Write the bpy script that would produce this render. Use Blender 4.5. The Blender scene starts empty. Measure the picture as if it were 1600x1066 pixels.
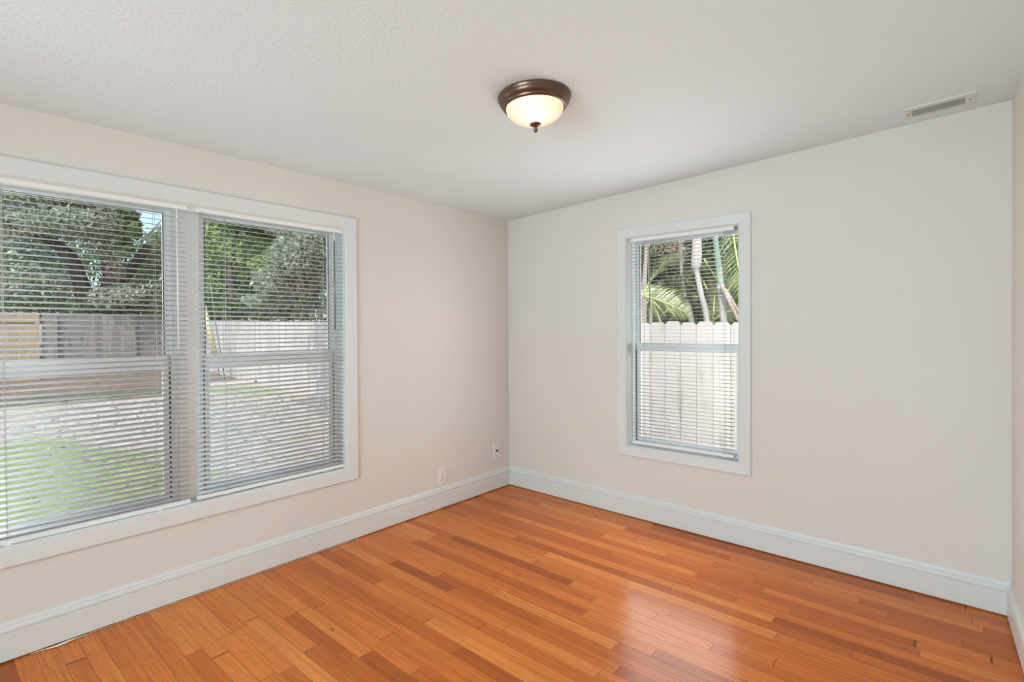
import bpy, math, random
import numpy as np
from mathutils import Vector, Matrix
random.seed(7); RNG = np.random.default_rng(7)
D, C = bpy.data, bpy.context.scene
COL = C.collection

# ------------------------------------------------------------------ camera
CAM = Vector((3.1739, -3.6698, 1.4459)); YAW, ROLL, PITCH = .7065, -.0055, -.0076
FPX, PX, PY = 817.94, 800.0, 519.70
FW = Vector((-math.sin(YAW)*math.cos(PITCH), math.cos(YAW)*math.cos(PITCH), math.sin(PITCH)))
RT0 = Vector((math.cos(YAW), math.sin(YAW), 0)); UP0 = RT0.cross(FW)
RT = RT0*math.cos(ROLL)+UP0*math.sin(ROLL); UP = UP0*math.cos(ROLL)-RT0*math.sin(ROLL)
cam_data = D.cameras.new('camera'); cam = D.objects.new('camera', cam_data); COL.objects.link(cam)
cam.matrix_world = Matrix(((RT.x, UP.x, -FW.x, CAM.x), (RT.y, UP.y, -FW.y, CAM.y), (RT.z, UP.z, -FW.z, CAM.z), (0, 0, 0, 1)))
cam_data.sensor_fit = 'HORIZONTAL'; cam_data.sensor_width = 36
cam_data.lens = 36*FPX/1600; cam_data.shift_y = -(533-PY)/1600
cam_data.clip_start = .02; cam_data.clip_end = 300
C.camera = cam

def at(px, py, t):            # the point seen at a pixel, t metres ahead
    return CAM + t*(FW + RT*((px-PX)/FPX) - UP*((py-PY)/FPX))

# ------------------------------------------------------------------ light
SUN_DIR = Vector((.45, -.80, 1.15)).normalized()
SKY_STRENGTH, SUN_STRENGTH = .28, 3.7
W = D.worlds.new('sky'); C.world = W; W.use_nodes = True
_n = W.node_tree.nodes; _sky = _n.new('ShaderNodeTexSky'); _sky.sky_type = 'NISHITA'; _sky.sun_disc = False
_sky.sun_elevation = math.asin(SUN_DIR.z); _sky.sun_rotation = math.atan2(SUN_DIR.x, SUN_DIR.y)
_sky.air_density = 1.0; _sky.dust_density = 1.5; _sky.ozone_density = 1.0
W.node_tree.links.new(_sky.outputs[0], _n['Background'].inputs[0]); _n['Background'].inputs[1].default_value = SKY_STRENGTH
sun_d = D.lights.new('sun', 'SUN'); sun_d.energy = SUN_STRENGTH; sun_d.angle = .009; sun_d.color = (1, .95, .88)
sun = D.objects.new('sun', sun_d); COL.objects.link(sun); sun.rotation_euler = SUN_DIR.to_track_quat('Z', 'Y').to_euler()

def area(name, loc, direction, sx, sy, watts, color):
    d = D.lights.new(name, 'AREA'); d.shape = 'RECTANGLE'; d.size = sx; d.size_y = sy; d.energy = watts; d.color = color
    o = D.objects.new(name, d); COL.objects.link(o); o.location = loc
    o.rotation_euler = Vector(direction).to_track_quat('-Z', 'Y').to_euler(); return o
area('room_fill_window_pair', (.03, -2.63, 1.31), (1, 0, 0), 1.75, 1.55, 2.5, (.96, 1, 1))  # unseen lamp added indoors in front of the paired blinds to brighten the room
area('room_fill_side_window', (1.63, -.03, 1.20), (0, -1, 0), .78, 1.28, 16, (1, 1, 1))  # unseen lamp added just inside the single window, boosting light beyond its daylight
area('jamb_fill_window_pair', (-1.3, -4.3, 1.31), (.9, 1, 0), .7, .4, 60, (1, 1, 1))  # unseen lamp added outdoors to brighten the right jamb
area('jamb_fill_side_window', (2.75, .80, 1.40), (-.65, -1, 0), .7, .4, 75, (1, 1, 1))  # unseen lamp added in the side yard to lift the left jamb
area('back_fill_light', (2.05, -6.40, 1.25), (0, 1, 0), 2.2, 2.2, 168, (.63, .89, 1))  # unseen lamp added behind the camera as the room's main fill
C.view_settings.view_transform = 'Standard'; C.view_settings.look = 'None'
C.view_settings.exposure = 0.05; C.view_settings.gamma = 1.0; C.view_settings.use_curve_mapping = False
C.cycles.max_bounces = 12; C.cycles.diffuse_bounces = 6; C.cycles.transparent_max_bounces = 24
C.cycles.sample_clamp_indirect = 6; C.cycles.use_denoising = True; C.cycles.caustics_reflective = False

# ------------------------------------------------------------------ node helpers
class NT:
    def __init__(s, name):
        s.m = D.materials.new(name); s.m.use_nodes = True; s.t = s.m.node_tree; s.n = s.t.nodes; s.l = s.t.links
        s.b = s.n['Principled BSDF']; s.out = s.n['Material Output']
    def link(s, a, b): s.l.new(a, b)
    def put(s, sock, v):
        if hasattr(v, 'is_linked') or hasattr(v, 'links'): s.l.new(v, sock)
        else: sock.default_value = v
    def math(s, op, a, b=0.0, c=None, clamp=False):
        n = s.n.new('ShaderNodeMath'); n.operation = op; n.use_clamp = clamp
        s.put(n.inputs[0], a); s.put(n.inputs[1], b)
        if c is not None: s.put(n.inputs[2], c)
        return n.outputs[0]
    def smooth(s, v, lo, hi, a=0.0, b=1.0):
        n = s.n.new('ShaderNodeMapRange'); n.interpolation_type = 'SMOOTHSTEP'; n.clamp = True
        s.put(n.inputs[0], v); n.inputs[1].default_value = lo; n.inputs[2].default_value = hi; n.inputs[3].default_value = a; n.inputs[4].default_value = b
        return n.outputs[0]
    def mix(s, f, a, b, mode='MIX'):
        n = s.n.new('ShaderNodeMix'); n.data_type = 'RGBA'; n.blend_type = mode
        s.put(n.inputs[0], f); s.put(n.inputs[6], rgba(a)); s.put(n.inputs[7], rgba(b)); return n.outputs[2]
    def coord(s, which='Object'):
        return s.n.new('ShaderNodeTexCoord').outputs[which]
    def scale(s, v, sc, loc=(0, 0, 0)):
        n = s.n.new('ShaderNodeMapping'); s.put(n.inputs[0], v); n.inputs[1].default_value = loc; n.inputs[3].default_value = sc; return n.outputs[0]
    def noise(s, v, scale, detail=2, rough=.5, out=0):
        n = s.n.new('ShaderNodeTexNoise'); s.put(n.inputs['Vector'], v); n.inputs['Scale'].default_value = scale
        n.inputs['Detail'].default_value = detail; n.inputs['Roughness'].default_value = rough; return n.outputs[out]
    def ramp(s, f, stops):
        n = s.n.new('ShaderNodeValToRGB'); s.put(n.inputs[0], f); e = n.color_ramp.elements
        while len(e) < len(stops): e.new(.5)
        for k, (p, c) in enumerate(stops): e[k].position = p; e[k].color = rgba(c)
        return n.outputs[0]
    def bump(s, h, strength, dist):
        n = s.n.new('ShaderNodeBump'); s.put(n.inputs['Height'], h); n.inputs['Strength'].default_value = strength; n.inputs['Distance'].default_value = dist
        s.link(n.outputs[0], s.b.inputs['Normal'])
    def xyz(s, v):
        n = s.n.new('ShaderNodeSeparateXYZ'); s.put(n.inputs[0], v); return n.outputs
def rgba(c):
    if hasattr(c, 'links'): return c
    return (*c, 1) if len(c) == 3 else c
def lin(r, g, b):
    f = lambda v: (v/255/12.92 if v <= 10 else ((v/255+.055)/1.055)**2.4)
    return (f(r), f(g), f(b))
def flat(name, color, rough=.5, spec=.4, metal=0.0, noise=0.06, nscale=12.0):
    k = NT(name); n = k.noise(k.coord(), nscale, 3)
    k.put(k.b.inputs['Base Color'], k.mix(n, tuple(c*(1-noise) for c in color), tuple(min(1, c*(1+noise)) for c in color)))
    k.b.inputs['Roughness'].default_value = rough; k.b.inputs['Specular IOR Level'].default_value = spec; k.b.inputs['Metallic'].default_value = metal
    return k

# ------------------------------------------------------------------ materials
def textured_paint(name, color, bumpscale, strength, dist=.004, rough=.7):
    k = flat(name, color, rough, .25, 0, .012, 1.2)
    n = k.noise(k.coord(), bumpscale, 3, .55); k.bump(k.smooth(n, .42, .62), strength, dist); return k.m
M = {}
M['wall'] = textured_paint('wall_paint_beige', (.725, .684, .637), 90, .08)
M['ceiling'] = textured_paint('ceiling_paint_white', (.75, .835, .86), 55, .16, .004)
M['trim'] = flat('trim_paint_white', (.72, .73, .715), .35, .4, 0, .012, 3).m
M['vinyl'] = flat('window_frame_white', (.86, .86, .85), .35, .4, 0, .015, 6).m
M['slat'] = flat('blind_slat_white', (.66, .655, .655), .5, .25, 0, .01, 3).m
M['cord'] = flat('blind_cord', (.55, .54, .50), .8, .2).m
M['wand'] = flat('clear_wand_grey', (.14, .15, .13), .2, .6).m
M['wand_white'] = flat('wand_white', (.85, .85, .85), .25, .6).m
M['gasket'] = flat('dark_gasket', (.05, .055, .06), .6, .3).m
M['dark'] = flat('dark_gap', (.02, .015, .012), .9, .1).m
M['bronze'] = flat('oil_rubbed_bronze', (.16, .095, .07), .32, .5, .85, .25, 9).m
M['plate'] = flat('cover_plate_white', (.78, .76, .72), .3, .5).m
M['slot'] = flat('socket_slot_dark', (.10, .09, .08), .6, .3).m
M['brass'] = flat('connector_metal', (.10, .085, .07), .35, .5, .8).m
M['vent'] = flat('vent_enamel', (.72, .71, .68), .4, .4).m
M['vent_in'] = flat('vent_louver_grey', (.36, .39, .38), .45, .4).m
M['caulk'] = flat('caulk_cream', (.78, .70, .60), .5, .3).m

def floor_material():
    k = NT('oak_strip_floor'); co = k.coord(); X = k.xyz(co); x, y = X[0], X[1]
    w = .0714
    ry = k.math('DIVIDE', y, w); row = k.math('FLOOR', ry); fy = k.math('FRACT', ry)
    def wn(v, dim='1D'):
        n = k.n.new('ShaderNodeTexWhiteNoise'); n.noise_dimensions = dim
        k.put(n.inputs['W' if dim == '1D' else 'Vector'], v); return n
    r1 = wn(row).outputs[0]; r2 = wn(k.math('ADD', row, 71.3)).outputs[0]
    ln = k.math('MULTIPLY_ADD', r2, .75, .55)
    cxx = k.math('DIVIDE', k.math('MULTIPLY_ADD', r1, 9.0, x), ln)
    cxx = k.math('ADD', cxx, k.math('MULTIPLY', k.math('SINE', k.math('MULTIPLY_ADD', r1, 40.0, k.math('MULTIPLY', x, 3.1))), .22))
    col = k.math('FLOOR', cxx); fx = k.math('FRACT', cxx)
    cb = k.n.new('ShaderNodeCombineXYZ'); k.put(cb.inputs[0], row); k.put(cb.inputs[1], col)
    idn = wn(cb.outputs[0], '3D'); v = idn.outputs[0]
    base = k.ramp(v, [(0, (.38, .090, .017)), (.14, (.50, .124, .023)), (.5, (.60, .160, .029)), (.82, (.68, .200, .039)), (1, (.74, .250, .058))])
    cb2 = k.n.new('ShaderNodeCombineXYZ'); k.put(cb2.inputs[0], k.math('MULTIPLY', x, 2.2)); k.put(cb2.inputs[1], k.math('MULTIPLY', y, 70.0)); k.put(cb2.inputs[2], k.math('MULTIPLY', v, 57.0))
    g = k.noise(cb2.outputs[0], 1.0, 5, .6)
    cb3 = k.n.new('ShaderNodeCombineXYZ'); k.put(cb3.inputs[0], k.math('MULTIPLY', x, 1.6)); k.put(cb3.inputs[1], k.math('MULTIPLY', y, 14.0)); k.put(cb3.inputs[2], k.math('MULTIPLY', v, 91.0))
    g2 = k.noise(cb3.outputs[0], 1.6, 3, .5)
    rings = k.math('PINGPONG', k.math('MULTIPLY', g2, 9.0), .5)
    shade = k.math('ADD', k.math('MULTIPLY_ADD', k.smooth(g, .28, .72), .30, .76), k.math('MULTIPLY', rings, .22))
    cc = k.n.new('ShaderNodeCombineColor'); [k.put(cc.inputs[q], shade) for q in range(3)]
    base = k.mix(1.0, base, cc.outputs[0], 'MULTIPLY')
    # worn smudges and small knots
    kn = k.noise(k.scale(co, (5.5, 17, 1)), 1.0, 1, .5); base = k.mix(k.smooth(kn, .735, .79, 0, .7), base, (.10, .035, .015))
    ex = k.math('MULTIPLY', k.math('MINIMUM', fx, k.math('SUBTRACT', 1.0, fx)), ln)
    ey = k.math('MULTIPLY', k.math('MINIMUM', fy, k.math('SUBTRACT', 1.0, fy)), w)
    has = k.math('GREATER_THAN', v, .25)
    gapx = k.smooth(ex, .0008, .0026, 1, 0); gapy = k.smooth(ey, .0004, .0016, .55, 0)
    gap = k.math('MAXIMUM', k.math('MULTIPLY', gapx, k.math('MULTIPLY_ADD', has, .5, .35)), gapy)
    base = k.mix(gap, base, (.10, .035, .014))
    k.put(k.b.inputs['Base Color'], base)
    k.put(k.b.inputs['Roughness'], k.math('MULTIPLY_ADD', k.noise(co, 5, 3), .14, .15))
    k.b.inputs['Specular IOR Level'].default_value = .18
    h = k.math('ADD', k.math('MULTIPLY', k.math('SUBTRACT', 1.0, gap), .8), k.math('MULTIPLY', g, .10))
    tilt = k.math('MULTIPLY', k.math('SUBTRACT', idn.outputs[0], .5), k.math('SUBTRACT', fy, .5))
    k.bump(k.math('ADD', h, k.math('MULTIPLY', tilt, .9)), .35, .0012)
    return k.m
M['floor'] = floor_material()

def glass_material():
    k = NT('window_glass'); t = k.n.new('ShaderNodeBsdfTransparent'); t.inputs[0].default_value = (.97, .98, .97, 1)
    g = k.n.new('ShaderNodeBsdfGlossy'); g.inputs['Roughness'].default_value = .02
    f = k.n.new('ShaderNodeFresnel'); f.inputs[0].default_value = 1.45; m = k.n.new('ShaderNodeMixShader')
    k.link(k.math('MULTIPLY', f.outputs[0], .8), m.inputs[0]); k.link(t.outputs[0], m.inputs[1]); k.link(g.outputs[0], m.inputs[2]); k.link(m.outputs[0], k.out.inputs[0]); return k.m
M['glass'] = glass_material()
def dome_material():
    k = NT('frosted_ribbed_glass'); tr = k.n.new('ShaderNodeBsdfTranslucent'); tr.inputs[0].default_value = (.95, .86, .70, 1)
    k.b.inputs['Base Color'].default_value = (.85, .78, .66, 1); k.b.inputs['Roughness'].default_value = .25
    k.b.inputs['Emission Color'].default_value = (1, .86, .66, 1); k.b.inputs['Emission Strength'].default_value = .55
    m = k.n.new('ShaderNodeMixShader'); m.inputs[0].default_value = .6
    k.link(k.b.outputs[0], m.inputs[1]); k.link(tr.outputs[0], m.inputs[2]); k.link(m.outputs[0], k.out.inputs[0]); return k.m
M['dome'] = dome_material()
def bark(name, a, b, sc=6):
    k = NT(name); n = k.noise(k.scale(k.coord(), (1, 1, .25)), sc, 5, .65)
    k.put(k.b.inputs['Base Color'], k.ramp(n, [(.35, a), (.65, b)])); k.b.inputs['Roughness'].default_value = .9; k.b.inputs['Specular IOR Level'].default_value = .2
    k.bump(n, .8, .05); return k.m
M['oak_bark'] = bark('bark_dark', (.05, .042, .035), (.17, .14, .11))
M['pale_bark'] = bark('bark_pale', (.40, .36, .30), (.62, .56, .48))
M['palm_bark'] = bark('palm_trunk_grey', (.42, .40, .36), (.66, .63, .58), 9)
M['tan_bark'] = bark('palm_trunk_tan', (.34, .29, .22), (.58, .50, .40), 9)
M['crownshaft'] = bark('palm_crownshaft_green', (.24, .36, .29), (.40, .52, .45), 5)
M['sheath'] = bark('dry_sheath', (.46, .37, .31), (.66, .55, .48), 8)
def leaf(name, dark, light, rough=.38, trans=.3, spec=.5):
    k = NT(name); g = k.n.new('ShaderNodeNewGeometry'); c = k.ramp(g.outputs['Random Per Island'], [(0, dark), (.55, tuple((a+b)/2 for a, b in zip(dark, light))), (1, light)])
    k.put(k.b.inputs['Base Color'], c); k.b.inputs['Roughness'].default_value = rough; k.b.inputs['Specular IOR Level'].default_value = spec
    t = k.n.new('ShaderNodeBsdfTranslucent'); k.put(t.inputs[0], c); m = k.n.new('ShaderNodeMixShader'); m.inputs[0].default_value = trans
    k.link(k.b.outputs[0], m.inputs[1]); k.link(t.outputs[0], m.inputs[2]); k.link(m.outputs[0], k.out.inputs[0]); return k.m
M['leaf_oak'] = leaf('leaves_grey_green', (.20, .25, .15), (.66, .72, .58), .33, .45)
M['leaf_dark'] = leaf('leaves_dark_green', (.07, .13, .05), (.30, .40, .19), .38, .45)
M['leaf_light'] = leaf('leaves_light_green', (.24, .34, .11), (.66, .76, .40), .4, .5)
M['leaf_brown'] = leaf('leaves_dry_brown', (.24, .18, .13), (.62, .53, .44), .7, .2)
M['frond'] = leaf('palm_leaflets_green', (.20, .27, .08), (.58, .66, .32), .35, .4)
M['frond_dark'] = leaf('palm_leaflets_dark', (.10, .13, .05), (.36, .40, .22), .4, .3)
M['rachis'] = flat('palm_rachis_yellow', (.55, .55, .22), .5, .3).m
def fence_material(name, a, b, dark):
    k = NT(name); co = k.coord(); g = k.n.new('ShaderNodeNewGeometry'); r = g.outputs['Random Per Island']
    n = k.noise(k.scale(co, (14, 14, 1.2)), 1.0, 5, .6); c = k.mix(r, a, b)
    c = k.mix(k.smooth(n, .50, .72, 0, .7), c, dark)
    c = k.mix(k.smooth(k.noise(co, .9, 3), .55, .75, 0, .45), c, dark)
    k.put(k.b.inputs['Base Color'], c); k.b.inputs['Roughness'].default_value = .85; k.b.inputs['Specular IOR Level'].default_value = .2; return k.m
M['fence_pale'] = fence_material('weathered_fence_pale', (.52, .49, .47), (.68, .645, .62), (.38, .32, .29))
M['fence_grey'] = fence_material('weathered_fence_grey', (.22, .20, .185), (.34, .315, .29), (.10, .09, .085))
M['fence_tan'] = fence_material('new_fence_tan', (.42, .32, .20), (.50, .39, .26), (.32, .23, .14))
def ground_material():
    k = NT('yard_ground'); co = k.coord(); X = k.xyz(co); x, y = X[0], X[1]
    fine = k.noise(co, 9, 6, .75); mid = k.noise(co, 1.3, 4, .6)
    pale = k.ramp(fine, [(.32, (.30, .26, .21)), (.5, (.55, .50, .43)), (.68, (.74, .70, .62))])
    pale = k.mix(k.smooth(mid, .5, .75, 0, .5), pale, (.40, .43, .24))
    grass = k.ramp(fine, [(.3, (.18, .25, .10)), (.55, (.33, .42, .18)), (.75, (.50, .56, .32))])
    edge = k.math('ADD', k.math('ADD', k.math('MULTIPLY', k.math('SUBTRACT', -1.25, y), 1.0), k.math('MULTIPLY', k.math('MINIMUM', k.math('ADD', x, 5.8), 0.0), .42)), k.math('MULTIPLY', k.math('SUBTRACT', mid, .5), 2.2))
    c = k.mix(k.smooth(edge, -.15, .25), pale, grass)
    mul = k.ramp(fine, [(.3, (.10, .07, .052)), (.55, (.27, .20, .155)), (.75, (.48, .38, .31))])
    shade_band = k.ramp(fine, [(.35, (.07, .075, .045)), (.65, (.27, .26, .18))])  # band of tree shade painted into the ground colour
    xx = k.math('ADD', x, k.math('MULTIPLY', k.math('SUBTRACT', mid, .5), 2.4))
    shade_mask = k.math('MULTIPLY', k.smooth(xx, -13.6, -12.8, 1, 0), k.smooth(y, 1.4, 2.6, 1, 0))
    c = k.mix(shade_mask, c, shade_band); c = k.mix(k.math('MULTIPLY', k.smooth(xx, -16.6, -15.6, 1, 0), 1.0), c, mul)
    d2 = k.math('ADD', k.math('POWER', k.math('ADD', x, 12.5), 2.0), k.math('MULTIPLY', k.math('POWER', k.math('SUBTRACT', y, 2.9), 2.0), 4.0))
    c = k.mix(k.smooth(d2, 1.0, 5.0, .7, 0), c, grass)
    k.put(k.b.inputs['Base Color'], c); k.b.inputs['Roughness'].default_value = .95; k.b.inputs['Specular IOR Level'].default_value = .1
    k.bump(fine, .7, .05); return k.m
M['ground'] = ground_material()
M['white_siding'] = flat('white_siding', (.85, .85, .83), .6, .3).m
M['roof_grey'] = flat('roof_shingle_grey', (.30, .29, .28), .9, .1, 0, .2, 30).m
M['yellow'] = flat('yellow_plastic', (.70, .63, .36), .5, .4).m
M['cable'] = flat('steel_cable', (.18, .18, .18), .5, .5).m
M['hose'] = flat('terracotta_hose', (.48, .23, .16), .6, .3).m
M['post'] = flat('pale_post', (.60, .62, .66), .7, .2, 0, .15, 8).m

# ------------------------------------------------------------------ mesh helpers
class MB:
    def __init__(s): s.v = []; s.f = []; s.smooth = []
    def add(s, vs, fs, smooth=False):
        o = len(s.v); s.v += [tuple(p) for p in vs]; s.f += [tuple(i+o for i in q) for q in fs]; s.smooth += [smooth]*len(fs)
    def box(s, x0, x1, y0, y1, z0, z1):
        s.hexa([(x0, y0, z0), (x1, y0, z0), (x1, y1, z0), (x0, y1, z0), (x0, y0, z1), (x1, y0, z1), (x1, y1, z1), (x0, y1, z1)])
    def hexa(s, p): s.add(p, [(0, 3, 2, 1), (4, 5, 6, 7), (0, 1, 5, 4), (1, 2, 6, 5), (2, 3, 7, 6), (3, 0, 4, 7)])
    def lathe(s, prof, n=48, origin=(0, 0, 0), rib=None):
        vs = []; fs = []; m = len(prof)
        for i in range(n):
            a = 2*math.pi*i/n
            for r, z in prof:
                rr = r*(1+rib(i, r, z)) if rib else r
                vs.append((origin[0]+rr*math.cos(a), origin[1]+rr*math.sin(a), origin[2]+z))
        for i in range(n):
            j = (i+1) % n
            for q in range(m-1): fs.append((i*m+q, j*m+q, j*m+q+1, i*m+q+1))
        s.add(vs, fs, True)
    def tube(s, pts, rad, n=8, caps=True):
        pts = [Vector(p) for p in pts]; rad = rad if isinstance(rad, (list, tuple)) else [rad]*len(pts)
        vs = []; fs = []; u = None
        for i, p in enumerate(pts):
            d = (pts[min(i+1, len(pts)-1)]-pts[max(i-1, 0)]).normalized()
            if u is None: u = d.orthogonal().normalized()
            u = (u-d*u.dot(d)).normalized(); w = d.cross(u)
            for q in range(n):
                a = 2*math.pi*q/n; vs.append(p+(u*math.cos(a)+w*math.sin(a))*rad[i])
        for i in range(len(pts)-1):
            for q in range(n): fs.append((i*n+q, i*n+(q+1) % n, (i+1)*n+(q+1) % n, (i+1)*n+q))
        s.add(vs, fs, True)
        if caps:
            k = (len(pts)-1)*n; o = len(s.v)-len(vs)
            s.f += [tuple(o+q for q in range(n))[::-1], tuple(o+k+q for q in range(n))]; s.smooth += [False, False]
    def prism(s, profile, a, b, mapf):   # closed profile (p, q) swept from a to b
        n = len(profile); vs = [mapf(a, p, q) for p, q in profile]+[mapf(b, p, q) for p, q in profile]
        fs = [(i, (i+1) % n, n+(i+1) % n, n+i) for i in range(n)]+[tuple(range(n))[::-1], tuple(range(n, 2*n))]
        s.add(vs, fs)
    def build(s, name, mat, parent=None, recalc=True):
        me = D.meshes.new(name); me.from_pydata(s.v, [], s.f); me.materials.append(mat)
        if recalc:
            import bmesh
            bm = bmesh.new(); bm.from_mesh(me); bmesh.ops.recalc_face_normals(bm, faces=bm.faces); bm.to_mesh(me); bm.free()
        for p, q in zip(me.polygons, s.smooth): p.use_smooth = q
        o = D.objects.new(name, me); COL.objects.link(o)
        if parent: o.parent = parent; o.matrix_parent_inverse = parent.matrix_basis.inverted()
        return o
def tag(o, label=None, cat=None, group=None, kind=None):
    for k, v in (('label', label), ('category', cat), ('group', group), ('kind', kind)):
        if v: o[k] = v
    return o
def empty(name, loc, label=None, cat=None, group=None, kind=None):
    o = D.objects.new(name, None); COL.objects.link(o); o.location = loc; o.empty_display_size = .1; return tag(o, label, cat, group, kind)
def struct(mb, name, mat): return tag(mb.build(name, mat), kind='structure')

# ------------------------------------------------------------------ room
WID, GF, GC, CANG, HC, YB = 3.3796, -.0115, .0442, .0401, 2.44, -4.8
zf = lambda x: GF*x
zc = lambda x: HC+GC*x
xc = lambda y: WID-y*math.tan(CANG)
TH = .15
mb = MB(); x1 = 3.9
mb.hexa([(-TH, YB-2.2, zf(0)-.12), (x1, YB-2.2, zf(x1)-.12), (x1, TH, zf(x1)-.12), (-TH, TH, zf(0)-.12), (-TH, YB-2.2, zf(-TH)), (x1, YB-2.2, zf(x1)), (x1, TH, zf(x1)), (-TH, TH, zf(-TH))]); struct(mb, 'floor', M['floor'])
mb = MB(); mb.hexa([(-TH, YB-2.2, zc(-TH)), (x1, YB-2.2, zc(x1)), (x1, TH, zc(x1)), (-TH, TH, zc(-TH)), (-TH, YB-2.2, zc(-TH)+.15), (x1, YB-2.2, zc(x1)+.15), (x1, TH, zc(x1)+.15), (-TH, TH, zc(-TH)+.15)]); struct(mb, 'ceiling', M['ceiling'])

# window openings: (u0, u1, z0, z1)
WA = (-3.558, -1.700, .497, 2.126)
WB = (1.212, 2.053, .531, 2.138)
mapA = lambda u, v, z: (-v, u, z)      # u along the wall, v outwards, z up
mapB = lambda u, v, z: (u, v, z)
def wall_hole(mapf, u0, u1, bot, top, h, th):
    m = MB()
    def cell(a, b, za, zb, ta, tb):
        m.hexa([mapf(a, 0, za), mapf(b, 0, zb), mapf(b, th, zb), mapf(a, th, za), mapf(a, 0, ta), mapf(b, 0, tb), mapf(b, th, tb), mapf(a, th, ta)])
    cell(u0, h[0], bot(u0), bot(h[0]), top(u0), top(h[0])); cell(h[1], u1, bot(h[1]), bot(u1), top(h[1]), top(u1))
    cell(h[0], h[1], bot(h[0]), bot(h[1]), h[2], h[2]); cell(h[0], h[1], h[3], h[3], top(h[0]), top(h[1])); return m
struct(wall_hole(mapA, YB, 0, lambda u: 0, lambda u: HC, WA, TH), 'wall_left', M['wall'])
struct(wall_hole(mapB, -TH, WID+.01, zf, zc, WB, TH), 'wall_far', M['wall'])
mb = MB(); mb.hexa([(xc(TH), TH, zf(WID)), (WID+TH, TH, zf(WID+TH)), (xc(YB)+TH, YB, zf(xc(YB))), (xc(YB), YB, zf(xc(YB))), (xc(TH), TH, zc(WID)), (WID+TH, TH, zc(WID+TH)), (xc(YB)+TH, YB, zc(xc(YB)+TH)), (xc(YB), YB, zc(xc(YB)))]); struct(mb, 'wall_right', M['wall'])
mb = MB()   # wall behind the camera, unseen opening added to pass the fill light
for a, b, z0, z1 in ((-TH, .88, 0, None), (3.10, xc(YB)+TH, -.04, None), (.88, 3.10, 2.40, None)):
    mb.hexa([(a, YB, z0), (b, YB, z0), (b, YB-.12, z0), (a, YB-.12, z0), (a, YB, zc(a)), (b, YB, zc(b)), (b, YB-.12, zc(b)), (a, YB-.12, zc(a))])
struct(mb, 'wall_back', M['wall'])
mb = MB(); mb.box(-TH, x1, YB-2.2, YB-2.08, -.05, zc(x1)); mb.box(-TH, 0, YB-2.2, YB-.12, -.05, zc(0)); mb.box(x1-.12, x1, YB-2.2, YB-.1, -.05, zc(x1)); struct(mb, 'wall_fill_box', M['wall'])  # unseen box added round the fill lamp to keep the sun out

# baseboards: profile (thickness, height)
BP = [(0, 0), (.019, 0), (.019, .112), (.012, .116), (.012, .120), (.019, .122), (.020, .128), (.0185, .137), (.0105, .141), (.0105, .145), (.0115, .150), (.008, .158), (.006, .164), (0, .164)]
GAP = .009
mb = MB(); mb.prism(BP, YB, 0, lambda s, p, q: (p, s, q+GAP)); struct(mb, 'baseboard_left', M['trim'])
mb = MB(); mb.prism(BP, 0, WID, lambda s, p, q: (s, -p, q+GAP+zf(s))); struct(mb, 'baseboard_far', M['trim'])
mb = MB(); mb.prism(BP, 0, YB, lambda s, p, q: (xc(s)-p, s, q+GAP+zf(xc(s)))); struct(mb, 'baseboard_right', M['trim'])

# window casings: mitred flat stock with eased edges
CP = [(0, 0), (0, .010), (.006, .015), (.070, .019), (.080, .019), (.086, .014), (.086, 0)]    # (out from opening, proud of the wall)
def casing(mapf, h, name, wid):
    m = MB(); n = len(CP); k = wid/.086; vs = []
    for (su, sz) in ((0, 0), (1, 0), (1, 1), (0, 1)):
        for p, q in CP:
            u = h[1]+p*k if su else h[0]-p*k; z = h[3]+p*k if sz else h[2]-p*k; vs.append(mapf(u, -q, z))
    fs = []
    for c in range(4):
        d = (c+1) % 4
        for i in range(n): fs.append((c*n+i, d*n+i, d*n+(i+1) % n, c*n+(i+1) % n))
    m.add(vs, fs); return struct(m, name, M['trim'])
casing(mapA, WA, 'trim_1', .086); casing(mapB, WB, 'trim_2', .075)

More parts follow.
